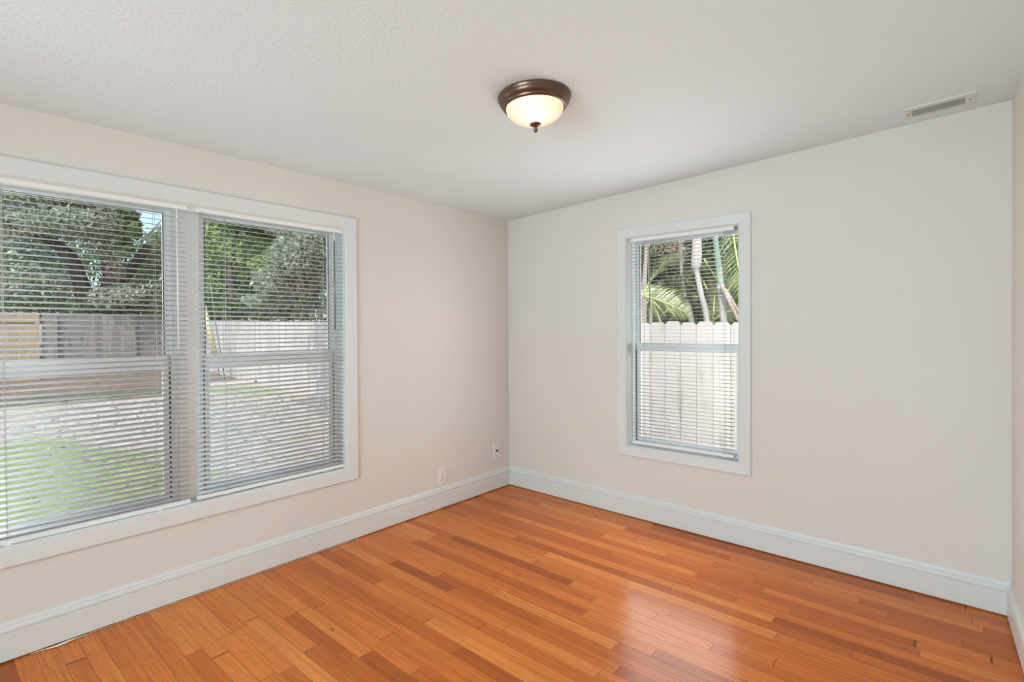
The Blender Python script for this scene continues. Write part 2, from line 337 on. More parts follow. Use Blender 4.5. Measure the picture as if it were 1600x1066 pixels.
# ------------------------------------------------------------------ windows
def mapped_box(m, mapf, u0, u1, v0, v1, z0, z1):
    m.hexa([mapf(u0, v0, z0), mapf(u1, v0, z0), mapf(u1, v1, z0), mapf(u0, v1, z0), mapf(u0, v0, z1), mapf(u1, v0, z1), mapf(u1, v1, z1), mapf(u0, v1, z1)])
def ring(m, mapf, u0, u1, z0, z1, v0, v1, wl, wr, wb, wt):
    mapped_box(m, mapf, u0, u0+wl, v0, v1, z0, z1); mapped_box(m, mapf, u1-wr, u1, v0, v1, z0, z1)
    mapped_box(m, mapf, u0+wl, u1-wr, v0, v1, z0, z0+wb); mapped_box(m, mapf, u0+wl, u1-wr, v0, v1, z1-wt, z1)
def window(name, mapf, u0, u1, z0, z1, mr, fl, fr):
    root = tag(D.objects.new(name, None), kind='structure'); COL.objects.link(root); root.location = mapf((u0+u1)/2, .1, z0)
    m = MB(); ring(m, mapf, u0, u1, z0, z1, .085, .148, fl, fr, .028, .022); m.build('window_frame', M['vinyl'], root)
    a, b = u0+fl, u1-fr
    m = MB(); ring(m, mapf, a, b, mr[0], z1-.022, .120, .142, .024, .024, mr[1]-mr[0]-.012, .020); m.build('upper_sash', M['vinyl'], root)
    m = MB(); ring(m, mapf, a+.010, b-.010, z0+.028, mr[1], .094, .118, .026, .026, .034, mr[1]-mr[0])
    mapped_box(m, mapf, (a+b)/2-.03, (a+b)/2+.03, .082, .095, mr[1]-.012, mr[1]-.003); m.build('lower_sash', M['vinyl'], root)
    m = MB(); mapped_box(m, mapf, a+.001, a+.010, .098, .118, z0+.028, mr[0]); mapped_box(m, mapf, b-.010, b-.001, .098, .118, z0+.028, mr[0])
    ring(m, mapf, a+.022, b-.022, mr[1]-.014, z1-.040, .118, .121, .004, .004, .004, .002); m.build('gasket', M['gasket'], root)
    m = MB(); mapped_box(m, mapf, a+.022, b-.022, .130, .134, mr[0]+.02, z1-.038); m.build('upper_pane', M['glass'], root)
    m = MB(); mapped_box(m, mapf, a+.034, b-.034, .105, .109, z0+.058, mr[1]-.03); m.build('lower_pane', M['glass'], root)
    return root
MULL = (-2.680, -2.578)
window('window_1', mapA, WA[0], MULL[0], WA[2], WA[3], (1.236, 1.306), .028, .028)
window('window_2', mapA, MULL[1], WA[1], WA[2], WA[3], (1.234, 1.300), .028, .028)
window('window_3', mapB, WB[0], WB[1], WB[2], WB[3], (1.268, 1.330), .030, .012)
mb = MB(); mapped_box(mb, mapA, MULL[0], MULL[1], .055, .148, WA[2], WA[3]); mapped_box(mb, mapA, -2.647, -2.608, .012, .055, 2.094, WA[3]); struct(mb, 'trim_3', M['trim'])    # mullion post
for nm, mp, h in (('trim_4', mapA, WA), ('trim_5', mapB, WB)):      # painted jamb lining with sill
    m = MB(); t = .006
    mapped_box(m, mp, h[0], h[1], -.004, .09, h[2]-.001, h[2]+t); mapped_box(m, mp, h[0], h[1], -.004, .09, h[3]-t, h[3]+.001)
    mapped_box(m, mp, h[0]-.001, h[0]+t, -.004, .09, h[2]+t, h[3]-t); mapped_box(m, mp, h[1]-t, h[1]+.001, -.004, .09, h[2]+t, h[3]-t); struct(m, nm, M['trim'])

# ------------------------------------------------------------------ mini blinds
def blind(mapf, u0, u1, ztop, zrail, tilt, label, cords, wand, wand_mat, shift=0.0, pitch=.0265, depth=.031):
    root = empty('mini_blind', mapf((u0+u1)/2, .03, zrail), label, 'blind', 'white mini blinds in the windows')
    HR = .030; sh = lambda z: shift*(ztop-z)/(ztop-zrail)
    m = MB(); prof = [(.010, ztop-HR), (.008, ztop-HR+.004), (.008, ztop-.003), (.011, ztop), (.014, ztop), (.014, ztop-.004), (.036, ztop-.004), (.036, ztop), (.039, ztop), (.041, ztop-.003), (.041, ztop-HR+.004), (.039, ztop-HR)]
    m.prism(prof, u0, u1, lambda s, p, q: mapf(s, p, q)); hr = m.build('headrail', M['vinyl'], root)
    for a, b in ((u0-.002, u0+.018), (u1-.018, u1+.002)):
        m = MB(); mapped_box(m, mapf, a, b, .0065, .0425, ztop-HR-.001, ztop+.0015); m.build('mounting_bracket', M['vinyl'], hr)
    m = MB(); z = ztop-HR-.016; ct, st = math.cos(tilt), math.sin(tilt); NS = 4
    while z > zrail+.030:
        vs = []
        dz = random.uniform(-.0006, .0006); tw = random.uniform(-.012, .012)
        for e in (u0+.003, u1-.003):
            for q in range(NS+1):
                a = (q/NS-.5)*depth; crown = .0013*(1-(2*q/NS-1)**2)
                # q = 0 is the room edge, lower than the outer edge
                t2 = tilt+tw*(1 if e > u0+.1 else -1); v = a*math.cos(t2)-crown*math.sin(t2); w = a*math.sin(t2)+crown*math.cos(t2)
                vs.append(mapf(e+sh(z), .0245+v, z+w+dz))
        n = NS+1; m.add(vs, [(q, q+1, n+q+1, n+q) for q in range(NS)], True); z -= pitch
    sl = m.build('slats', M['slat'], root); md = sl.modifiers.new('thickness', 'SOLIDIFY'); md.thickness = .0008; md.offset = 0
    m = MB(); prof = [(.010, zrail), (.008, zrail+.004), (.008, zrail+.016), (.013, zrail+.020), (.036, zrail+.020), (.041, zrail+.016), (.041, zrail+.004), (.039, zrail)]
    m.prism(prof, u0+.002+shift, u1-.002+shift, lambda s, p, q: mapf(s, p, q)); br = m.build('bottom_rail', M['vinyl'], root)
    for cu in cords:
        m = MB()
        for vv in (.0085, .0405): m.tube([mapf(cu, vv, ztop-HR), mapf(cu+shift*1.0, vv, zrail+.018)], .0008, 5)
        m.tube([mapf(cu+.004, .0245, ztop-HR), mapf(cu+.004+shift, .0245, zrail+.018)], .0009, 5)
        m.build('ladder_cord', M['cord'], root)
        m = MB(); mapped_box(m, mapf, cu-.008+shift, cu+.014+shift, .006, .030, zrail-.002, zrail+.008); m.build('cord_plug', M['vinyl'], br)
    wu, wl = wand
    m = MB(); m.tube([mapf(wu, .001, ztop-HR-.055), mapf(wu+.001, -.001, ztop-HR-.055-wl)], .0042, 6); w = m.build('tilt_wand', wand_mat, root)
    m = MB(); m.tube([mapf(wu, .012, ztop-HR+.004), mapf(wu, .004, ztop-HR-.010), mapf(wu, .001, ztop-HR-.030), mapf(wu, .001, ztop-HR-.058)], [.003, .003, .0022, .005], 6); m.build('wand_hook', M['vinyl'], w)
    return root
TA, TB = .28, .0
blind(mapA, -3.532, -2.650, 2.127, .505, TA, 'white mini blind left of the mullion in the wide window, green lawn behind it', (-3.375, -2.800), (-2.70, .70), M['wand_white'], .006)
blind(mapA, -2.605, -1.699, 2.127, .510, TA, 'white mini blind right of the mullion in the wide window, yellow-guarded wire behind it', (-2.455, -1.850), (-1.775, .60), M['wand'], -.004)
blind(mapB, 1.2505, 2.0125, 2.138, .555, TB, 'white mini blind on the small single window, palm trunks and pale fence behind it', (1.345, 1.945), (1.405, .46), M['wand'])

# ------------------------------------------------------------------ ceiling light
LX, LY = 1.682, -1.754
lamp = empty('ceiling_light', (LX, LY, zc(LX)), 'round flush ceiling light with dark bronze ring and glowing frosted glass bowl', 'ceiling light')
lamp.rotation_euler = (0, -math.atan(GC), 0); bpy.context.view_layer.update()
def lamp_part(m, name, mat, parent):
    o = m.build(name, mat); o.parent = parent; return o
m = MB(); m.lathe([(0, 0), (.165, 0), (.169, -.004), (.169, -.010), (.164, -.014), (.165, -.019), (.161, -.030), (.152, -.040), (.146, -.043), (.147, -.049), (.142, -.053), (.136, -.055), (.134, -.052), (.130, -.030), (0, -.028)], 72)
rg = lamp_part(m, 'base_ring', M['bronze'], lamp)
m = MB(); N = 240
prof = [(.130, -.044), (.1315, -.053)]+[(.1315*math.cos(a), -.055-.069*math.sin(a)) for a in np.linspace(.08, 1.5, 18)]
m.lathe(prof, N, rib=lambda i, r, z: (.007 if i % 2 else -.007)*(1 if z > -.098 else max(0, 1-(-.098-z)/.014)) if z < -.05 else 0)
bowl = lamp_part(m, 'glass_bowl', M['dome'], lamp)
tag(bowl, 'frosted cream glass with fine ribs round its upper half')
m = MB(); m.lathe([(0, -.119), (.010, -.120), (.024, -.124), (.026, -.129), (.018, -.135), (.009, -.140), (.0075, -.144), (.0095, -.149), (.010, -.157), (.006, -.164), (0, -.166)], 24); lamp_part(m, 'finial', M['bronze'], lamp)
pd = D.lights.new('bulb', 'POINT'); pd.energy = .5; pd.color = (1, .84, .64); pd.shadow_soft_size = .022
bl = D.objects.new('bulb', pd); COL.objects.link(bl); bl.location = (LX+.028, LY-.036, zc(LX)-.056)

# ------------------------------------------------------------------ ceiling vent
v0, v1, y0, y1 = 2.955, 3.236, -.278, -.112
vent = empty('air_vent', ((v0+v1)/2, (y0+y1)/2, zc((v0+v1)/2)), 'small white ceiling air register with grey louvers near the right wall', 'air vent')
def zbox(m, a, b, c, d, t0, t1):       # a slab hanging t0..t1 below the sloping ceiling
    m.hexa([(a, c, zc(a)-t1), (b, c, zc(b)-t1), (b, d, zc(b)-t1), (a, d, zc(a)-t1), (a, c, zc(a)-t0), (b, c, zc(b)-t0), (b, d, zc(b)-t0), (a, d, zc(a)-t0)])
s0, s1, q0, q1 = 2.985, 3.198, -.242, -.140
m = MB(); zbox(m, v0, s0, y0, y1, 0, .006); zbox(m, s1, v1, y0, y1, 0, .006); zbox(m, s0, s1, y0, q0, 0, .006); zbox(m, s0, s1, q1, y1, 0, .006); m.build('face_plate', M['vent'], vent)
m = MB(); zbox(m, s0, s1, q0, q1, 0, .0008); m.build('duct_opening', M['slot'], vent)
for i in range(3):
    m = MB(); c = q0+(i+.5)*(q1-q0)/3
    m.hexa([(s0, c-.006, zc(s0)-.0012), (s1, c-.006, zc(s1)-.0012), (s1, c-.004, zc(s1)-.0012), (s0, c-.004, zc(s0)-.0012), (s0, c+.009, zc(s0)-.0056), (s1, c+.009, zc(s1)-.0056), (s1, c+.011, zc(s1)-.0056), (s0, c+.011, zc(s0)-.0056)]); m.build('louver', M['vent_in'], vent)
for a in ((v0+s0)/2, (v1+s1)/2):
    m = MB(); m.lathe([(0, -.0085), (.004, -.008), (.005, -.006)], 12, (a, (y0+y1)/2, zc(a))); m.build('screw', M['slot'], vent)

# ------------------------------------------------------------------ wall plates
def plate_mesh(yc, z, w, h):
    m = MB(); p = lambda y, zz, x: (x, y, zz)
    a = [(yc-w/2, z-h/2), (yc+w/2, z-h/2), (yc+w/2, z+h/2), (yc-w/2, z+h/2)]; b = [(yc-w/2+.005, z-h/2+.005), (yc+w/2-.005, z-h/2+.005), (yc+w/2-.005, z+h/2-.005), (yc-w/2+.005, z+h/2-.005)]
    m.add([p(*q, 0) for q in a]+[p(*q, .004) for q in a]+[p(*q, .007) for q in b], [(0, 1, 2, 3)]+[(i, (i+1) % 4, 4+(i+1) % 4, 4+i) for i in range(4)]+[(4+i, 4+(i+1) % 4, 8+(i+1) % 4, 8+i) for i in range(4)]+[(8, 9, 10, 11)]); return m
oy, oz = -.832, .257
outlet = empty('power_outlet', (0, oy, oz), 'white duplex power outlet low on the left wall just above the baseboard', 'power outlet')
plate_mesh(oy, oz, .086, .140).build('cover_plate', M['plate'], outlet)
for dz in (.028, -.028):
    m = MB(); n = 20; pr = [(math.cos(2*math.pi*i/n)*.019, max(-.017, min(.017, math.sin(2*math.pi*i/n)*.021))) for i in range(n)]
    m.prism(pr, .006, .0095, lambda s, p, q: (s, oy+p, oz+dz+q)); r = m.build('receptacle', M['plate'], outlet)
    m = MB(); m.box(.0093, .0099, oy-.009, oy-.0065, oz+dz-.002, oz+dz+.009); m.box(.0093, .0099, oy+.0065, oy+.009, oz+dz-.002, oz+dz+.007); m.box(.0093, .0099, oy-.0025, oy+.0025, oz+dz-.012, oz+dz-.007); m.build('slots', M['slot'], r)
m = MB(); m.prism([(math.cos(i)*.004, math.sin(i)*.004) for i in np.linspace(0, 5.5, 8)], .0065, .0085, lambda s, p, q: (s, oy+p, oz+q)); m.build('screw', M['brass'], outlet)
oy, oz = -.182, .347
coax = empty('cable_jack', (0, oy, oz), 'white cable jack plate with one dark socket on the left wall beside the room corner', 'cable jack')
plate_mesh(oy, oz, .082, .136).build('cover_plate', M['plate'], coax)
circ = lambda r, n=14: [(math.cos(2*math.pi*i/n)*r, math.sin(2*math.pi*i/n)*r) for i in range(n)]
m = MB(); m.prism(circ(.0085), .0065, .020, lambda s, p, q: (s, oy+p, oz+q)); m.prism(circ(.0115, 6), .0065, .010, lambda s, p, q: (s, oy+p, oz+q)); m.build('coax_connector', M['brass'], coax)
for dz in (.046, -.046):
    m = MB(); m.prism(circ(.004), .0065, .0085, lambda s, p, q: (s, oy+p, oz+dz+q)); m.build('screw', M['vent_in'], coax)
m = MB(); m.tube([(xc(-.22)+.004, -.2216, 2.6375-.03), (xc(-.22)-.008, -.2216, 2.6375-.03)], [.004, .006], 8); tag(m.build('nail', M['slot']), 'small dark nail at the top of the right wall under the ceiling', 'nail')
# peeling bead of caulk under the left baseboard
m = MB(); pts = []
for i, s in enumerate(np.linspace(-3.30, -1.62, 60)):
    k = math.exp(-((s+3.19)/.055)**2); pts.append((.0215+.004*math.sin(i*.9)*.4+.020*k, s,   .0022+.004*k+.0012*(math.sin(i*1.7)+1)))
m.tube(pts, [.0013+.0045*math.exp(-((p[1]+3.19)/.05)**2) for p in pts], 6); tag(m.build('caulk_strip', M['caulk']), 'loose cream bead of old caulk peeling along the floor under the left baseboard', 'caulk')

# ================================================================== outdoors
GZ = -.30
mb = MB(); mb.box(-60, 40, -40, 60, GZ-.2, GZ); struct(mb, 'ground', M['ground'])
def fence(name, p0, p1, z0, z1, mat, label, bw=.193, per=12, face=1, rails=True, group=None):
    p0, p1 = Vector((*p0, 0)), Vector((*p1, 0)); L = (p1-p0).length; d = (p1-p0)/L; nrm = Vector((-d.y, d.x, 0))*face      # nrm: the side facing us
    root = empty(name, ((p0+p1)/2)+Vector((0, 0, GZ)), label, 'fence', group); n = int(L/bw)
    bpy.context.view_layer.update()
    for a in range(0, n, per):
        m = MB()
        for i in range(a, min(n, a+per)):
            s = i*bw; g = .006; zt = z0+(z1-z0)*s/L+random.uniform(-.015, .02); e = .035; off = random.uniform(-.004, .004)
            prof = [(s+g/2, GZ), (s+bw-g/2, GZ), (s+bw-g/2, zt-e), (s+bw-g/2-e, zt), (s+g/2+e, zt), (s+g/2, zt-e)]
            m.prism(prof, off, off+.018, lambda t, p, q: p0+d*p-nrm*t+Vector((0, 0, q)))
        m.build('picket_panel', mat, root)
    for i in range(0, int(L/2.4)+1):
        c = p0+d*min(i*2.4+.05, L-.05)-nrm*.075; zt = z0+(z1-z0)*min(i*2.4, L)/L-.08
        m = MB(); m.box(c.x-.05, c.x+.05, c.y-.05, c.y+.05, GZ, zt); m.build('post', mat, root)
    for k in (.15, .5, .87):
        zz = lambda s: GZ+((z0+(z1-z0)*s/L)-GZ)*k
        m = MB(); side = (-.022, -.062)
        if rails: side = (.004, .042)
        prof = lambda s: [p0+d*s+nrm*side[0]+Vector((0, 0, zz(s)-.045)), p0+d*s+nrm*side[1]+Vector((0, 0, zz(s)-.045)), p0+d*s+nrm*side[1]+Vector((0, 0, zz(s)+.045)), p0+d*s+nrm*side[0]+Vector((0, 0, zz(s)+.045))]
        a, b = prof(0), prof(L); m.hexa([a[0], b[0], b[1], a[1], a[3], b[3], b[2], a[2]]); m.build('rail', mat, root)
    return root
fence('picket_fence', (5.0, 1.50), (-21.9, 4.95), 1.44, 1.88, M['fence_pale'], 'long pale weathered dog-eared picket fence along the side yard', face=1, rails=False)
fence('back_fence', (-22, 4.9), (-22, -.37), 2.12, 2.10, M['fence_grey'], 'dark grey weathered board fence at the back of the yard under the trees', face=-1)
fence('new_fence', (-22, -.40), (-22, -9), 2.12, 2.12, M['fence_tan'], 'new tan board fence at the far back left beside the grey fence', face=-1, rails=False)

DENS = 2.0
def leaves_mesh(clumps, smin, smax, hang=0.0, aspect=.45):
    V = []; tot = 0
    for c, r, n in clumps:
        n = int(n*DENS); u = RNG.normal(size=(n, 3)); u /= np.linalg.norm(u, axis=1)[:, None]
        rad = RNG.random(n)**(1/2.2); P = np.array(c)+u*rad[:, None]*np.array(r)
        a = RNG.normal(size=(n, 3)); a[:, 2] -= hang; a /= np.linalg.norm(a, axis=1)[:, None]
        b = np.cross(a, RNG.normal(size=(n, 3))); b /= np.linalg.norm(b, axis=1)[:, None]+1e-9
        nn = np.cross(a, b); s = RNG.uniform(smin, smax, n)[:, None]
        q = np.stack([P-a*s*.5, P+b*s*aspect*.5+nn*s*.08, P+a*s*.5, P-b*s*aspect*.5+nn*s*.08], 1); V.append(q); tot += n
    V = np.concatenate(V).reshape(-1, 3); F = np.arange(tot*4, dtype=np.int32).reshape(-1, 4); return V, F
def np_mesh(name, V, F, mat, parent=None):
    me = D.meshes.new(name); n = len(F)
    me.vertices.add(len(V)); me.vertices.foreach_set('co', V.astype(np.float32).ravel())
    me.loops.add(n*4); me.loops.foreach_set('vertex_index', F.ravel())
    me.polygons.add(n); me.polygons.foreach_set('loop_start', np.arange(0, n*4, 4, dtype=np.int32)); me.polygons.foreach_set('loop_total', np.full(n, 4, dtype=np.int32))
    me.update(calc_edges=True); me.validate(); me.materials.append(mat); o = D.objects.new(name, me); COL.objects.link(o)
    if parent: o.parent = parent; o.matrix_parent_inverse = parent.matrix_basis.inverted()
    return o
def clump(px, py, t, rx, ry, n, rt=None):
    k = t/FPX; return (tuple(at(px, py, t)), (rx*k, (rt or rx)*k, ry*k), n)
def ptube(m, pts, n=8):       # pts: (px, py, t, radius in px)
    # a smooth limb through the points
    P = [at(*p[:3]) for p in pts]; R = [p[3]*p[2]/FPX for p in pts]; out = []; rr = []
    for i in range(len(P)-1):
        a, b, c, d = P[max(i-1, 0)], P[i], P[i+1], P[min(i+2, len(P)-1)]
        for s in np.linspace(0, 1, 5, endpoint=(i == len(P)-2)):
            out.append(.5*((2*b)+(c-a)*s+(2*a-5*b+4*c-d)*s*s+(3*b-a-3*c+d)*s**3)); rr.append(R[i]+(R[i+1]-R[i])*s)
    m.tube(out, rr, n)
def tree(name, label, cat, base_px, trunks, clumps, mat, bark_m, smin, smax, group=None, extra=(), hang=0.0):
    b = at(*base_px); root = empty(name, (b.x, b.y, GZ), label, cat, group); bpy.context.view_layer.update()
    for nm, mt, pts in trunks:
        m = MB(); ptube(m, pts); m.build(nm, mt or bark_m, root)
    V, F = leaves_mesh([clump(*c) for c in clumps], smin, smax, hang); np_mesh('crown', V, F, mat, root)
    for nm, mt, cl, s0, s1 in extra:
        V, F = leaves_mesh([clump(*c) for c in cl], s0, s1); np_mesh(nm, V, F, mt, root)
    return root
def ground_py(t, px): return PY+FPX*(CAM.z-GZ)/t-4
# -- behind the back fence, seen through the left unit
tree('oak_tree', 'big forked oak with dark leaning trunk and grey-green leaves behind the back fence', 'tree', (140, 560, 21.5),
     [('trunk', None, [(142, 585, 21.5, 15), (138, 500, 21.5, 14), (127, 445, 21.5, 11), (106, 398, 21.3, 9.5), (62, 366, 21, 8), (20, 350, 21, 6.5), (-60, 320, 21, 4)]),
      ('limb', None, [(142, 560, 21.6, 13), (160, 480, 21.8, 13), (172, 447, 22, 11), (195, 432, 22, 8.5), (214, 408, 22, 7), (232, 384, 22, 6)]),
      ('branch', None, [(172, 447, 22, 8), (166, 410, 22.3, 6.5), (165, 365, 22.5, 5), (172, 300, 22.5, 4)]),
      ('branch', None, [(62, 366, 21, 5), (90, 330, 21, 3), (130, 290, 21, 2)])],
     [(10, 300, 20, 70, 40, 1500), (80, 300, 20, 60, 35, 1500), (140, 300, 20.5, 45, 30, 1000), (110, 350, 20.2, 75, 25, 1600), (180, 345, 20.6, 35, 35, 700), (30, 400, 20.8, 50, 30, 700), (170, 385, 21, 30, 25, 350), (60, 440, 20.8, 55, 30, 900), (10, 440, 20.8, 30, 40, 500), (120, 250, 21, 130, 50, 2500), (-80, 350, 21, 80, 90, 2500), (185, 465, 20.8, 40, 20, 500)],
     M['leaf_oak'], M['oak_bark'], .10, .24, extra=[('dead_leaves', M['leaf_brown'], [(155, 312, 20.2, 16, 28, 260), (45, 360, 20.6, 40, 14, 220), (180, 420, 21, 14, 22, 120)], .10, .22)])
tree('vine_tree', 'dark broad-leaved climber hanging beside the strip of blue sky', 'tree', (198, 560, 21),
     [('trunk', None, [(198, 585, 21, 2), (200, 480, 21, 2), (196, 400, 21, 1.5), (205, 330, 21, 1)])],
     [(205, 345, 20.2, 12, 20, 130), (212, 362, 20, 8, 12, 60), (193, 325, 20.3, 10, 14, 70), (198, 385, 20.6, 10, 18, 60)], M['leaf_dark'], M['oak_bark'], .22, .42)
tree('pale_tree', 'slender pale-barked tree with yellow-green leaves at the right of the left pane', 'tree', (205, 560, 23),
     [('trunk', M['pale_bark'], [(196, 585, 23, 4), (200, 480, 23, 4), (210, 450, 23, 3.5), (228, 426, 23, 3), (246, 405, 23, 2.5), (275, 380, 23, 1.5)]),
      ('twig', None, [(222, 378, 23, 1), (245, 352, 23, .8), (262, 335, 23, .5)]), ('twig', None, [(215, 345, 23, .9), (222, 325, 23, .6), (236, 310, 23, .4)])],
     [(245, 400, 23.5, 35, 30, 900), (265, 375, 23.5, 25, 25, 500), (230, 430, 23.5, 40, 25, 700), (240, 370, 24, 20, 14, 130), (290, 410, 24, 45, 60, 1200)], M['leaf_light'], M['pale_bark'], .10, .22)
tree('shrub', 'dark green shrubs massed over the top of the grey back fence', 'shrub', (235, 570, 21.6),
     [('stem', None, [(235, 590, 21.6, 3), (238, 520, 21.6, 2), (240, 480, 21.6, 1)])],
     [(245, 470, 21.6, 30, 22, 900), (190, 482, 21.4, 40, 12, 500), (280, 470, 21.8, 40, 25, 700), (140, 480, 21.2, 40, 14, 400), (30, 475, 20.2, 60, 16, 600)], M['leaf_dark'], M['oak_bark'], .10, .22)
# -- behind the side fence, seen through the right unit
tree('bright_tree', 'bright sunlit green tree at the left of the right-hand pane', 'tree', (340, 560, 24),
     [('trunk', None, [(340, 580, 24, 4), (338, 480, 24, 4), (335, 400, 24, 3)])],
     [(335, 385, 22, 35, 45, 1700), (385, 395, 22, 40, 30, 1500), (330, 440, 22.2, 35, 35, 1000), (345, 345, 22.5, 40, 20, 700), (425, 415, 21.5, 35, 20, 900), (320, 480, 23, 30, 20, 500)], M['leaf_light'], M['oak_bark'], .10, .24)
tree('camphor_tree', 'shady dark-trunked tree with dark green top behind the pale fence', 'tree', (367, 560, 21.5),
     [('trunk', None, [(369, 580, 21.5, 6), (368, 500, 21.5, 6), (363, 465, 21.5, 5), (360, 430, 21.5, 4), (365, 380, 21.5, 3), (385, 330, 21.5, 2)]), ('branch', None, [(363, 465, 21.5, 3), (395, 425, 21.5, 2), (430, 390, 21.5, 1.2)])],
     [(395, 350, 21.2, 45, 14, 800), (435, 358, 23, 45, 25, 1200), (400, 300, 21.5, 80, 45, 1800), (395, 452, 23, 40, 16, 400), (375, 478, 21.5, 25, 18, 260)], M['leaf_dark'], M['oak_bark'], .12, .26)
tree('willow_oak', 'grey-green leafy tree with a dark slanting branch at the right of the right-hand pane', 'tree', (470, 560, 17),
     [('trunk', None, [(462, 590, 17, 4), (466, 510, 17, 4), (478, 488, 17, 4), (492, 465, 17, 3.5), (502, 445, 17, 3), (525, 400, 17, 2)]), ('branch', None, [(466, 510, 17, 3), (455, 478, 17, 2.5), (440, 445, 17, 2), (450, 400, 17, 1.5)])],
     [(470, 400, 16.5, 50, 35, 1700), (435, 440, 17, 40, 28, 1000), (490, 380, 16.3, 35, 30, 900), (470, 350, 17, 60, 28, 900), (420, 470, 17.5, 40, 14, 500), (520, 420, 17, 30, 50, 900), (480, 445, 17.5, 30, 14, 260), (570, 380, 17, 60, 90, 1800)], M['leaf_oak'], M['oak_bark'], .09, .20,
     extra=[('dead_leaves', M['leaf_brown'], [(470, 445, 16.8, 24, 20, 300), (500, 425, 16.6, 16, 16, 140)], .09, .18)])
for i, (px, t, lab) in enumerate(((40, 34, 'far tree crown filling the gaps behind the big oak'), (345, 36, 'far tree crown filling the gaps behind the bright tree'), (455, 32, 'far tree crown filling the gaps behind the slanting branch'))):
    tree('far_tree', lab, 'tree', (px, 560, t), [('trunk', None, [(px, 560, t, 5), (px, 480, t, 4), (px+3, 420, t, 3)])],
         [(px, 400, t, 170 if i == 0 else 75, 75, 5000), (px-20, 480, t, 120, 30, 1500)], M['leaf_dark'] if i != 1 else M['leaf_light'], M['oak_bark'], .22, .42, 'far trees')
shed = empty('white_shed', at(216, 580, 26), 'small white gabled shed peeking through the leaves above the grey fence', 'shed'); bpy.context.view_layer.update()
m = MB(); a, b = at(203, 476, 26), at(229, 476, 26); d = (b-a); back = Vector((-2.5, .4, 0)); ze = at(203, 470, 26).z; zr = at(221, 460, 26).z
A0, B0 = Vector((a.x, a.y, GZ)), Vector((b.x, b.y, GZ)); R0 = Vector((a.x, a.y, 0))*.35+Vector((b.x, b.y, 0))*.65; R0.z = zr
f = [A0, B0, Vector((b.x, b.y, ze)), R0, Vector((a.x, a.y, ze))]; m.add([*f, *[p+back for p in f]], [(0, 1, 2, 3, 4), (9, 8, 7, 6, 5), (0, 4, 9, 5), (1, 6, 7, 2)]); m.build('wall', M['white_siding'], shed)
m = MB(); up = Vector((0, 0, .04)); e0 = f[4]+Vector((0, 0, .005)); e1 = f[2]+Vector((0, 0, .005)); r = f[3]+Vector((0, 0, .005))
for p, q in ((e0, r), (r, e1)): m.hexa([p, q, q+back, p+back, p+up, q+up, q+back+up, p+back+up])
m.build('roof', M['white_siding'], shed)

# guy wire with its yellow guard, cord beside it
g0, g1 = at(344, 586, 19.0), at(306, 420, 18.2)
guy = empty('guy_wire', (g0.x, g0.y, GZ), 'slanting utility guy wire with a yellow plastic guard behind the wide window mullion', 'guy wire'); bpy.context.view_layer.update()
g0 = Vector((g0.x, g0.y, GZ)); m = MB(); m.tube([g0, g0.lerp(g1, 2.2)], .018, 6); m.build('cable', M['cable'], guy)
m = MB(); m.tube([g0.lerp(g1, .16), g0.lerp(g1, .70)], [.12, .06], 8); m.build('guard', M['yellow'], guy)
m = MB(); h0, h1 = at(351, 565, 18.8), at(337, 505, 18.6); h0.z = GZ; m.tube([h0, h1, h1.lerp(h0, -.6)+Vector((0, 0, .3))], .02, 6); tag(m.build('rope', M['cable']), 'thin dark rope hanging beside the yellow guy wire guard', 'rope')
# terracotta hose on the ground and a pale post by the side fence
def gpt(px, py):
    dd = FW+RT*((px-PX)/FPX)-UP*((py-PY)/FPX); t = (GZ-CAM.z)/dd.z; return CAM+dd*t
m = MB(); hp = [(398, 598), (410, 599), (422, 602), (432, 603.5), (441, 606), (452, 608.5), (463, 610.5), (475, 614), (488, 617), (502, 619)]
m.tube([gpt(*p)+Vector((0, 0, .05)) for p in hp], .035, 6); tag(m.build('garden_hose', M['hose']), 'terracotta hose lying on the ground in front of the pale fence', 'hose')
pp = gpt(492, 613); m = MB(); m.prism([(-.11, -.11), (.11, -.11), (.11, .11), (-.11, .11)], GZ, 1.62, lambda s, p, q: (pp.x+p*(1 if s < 0 else .7), pp.y+q*(1 if s < 0 else .7), s)); tag(m.build('concrete_post', M['post']), 'pale blue-grey square post standing in front of the picket fence', 'post')
# the tree that overhangs the yard between the two windows and throws the dappled shade
yt = empty('yard_oak', (-3.4, 1.0, GZ), 'oak standing in the yard behind the wall corner, shading the ground outside', 'tree'); bpy.context.view_layer.update()
m = MB(); m.tube([(-3.4, 1.0, GZ), (-3.45, .95, 1.2), (-3.6, .6, 2.6), (-4.2, -.2, 4.0), (-5.0, -.9, 4.9)], [.17, .14, .12, .09, .05], 10); m.build('trunk', M['oak_bark'], yt)
V, F = leaves_mesh([((-5.0, -.6, 4.8), (1.3, 1.1, .5), 500), ((-6.6, -.2, 4.9), (1.2, 1.0, .5), 420), ((-4.0, .3, 4.6), (1.0, 1.0, .5), 300), ((-7.6, .8, 5.0), (1.0, .9, .5), 260)], .12, .26); np_mesh('crown', V, F, M['leaf_oak'], yt)
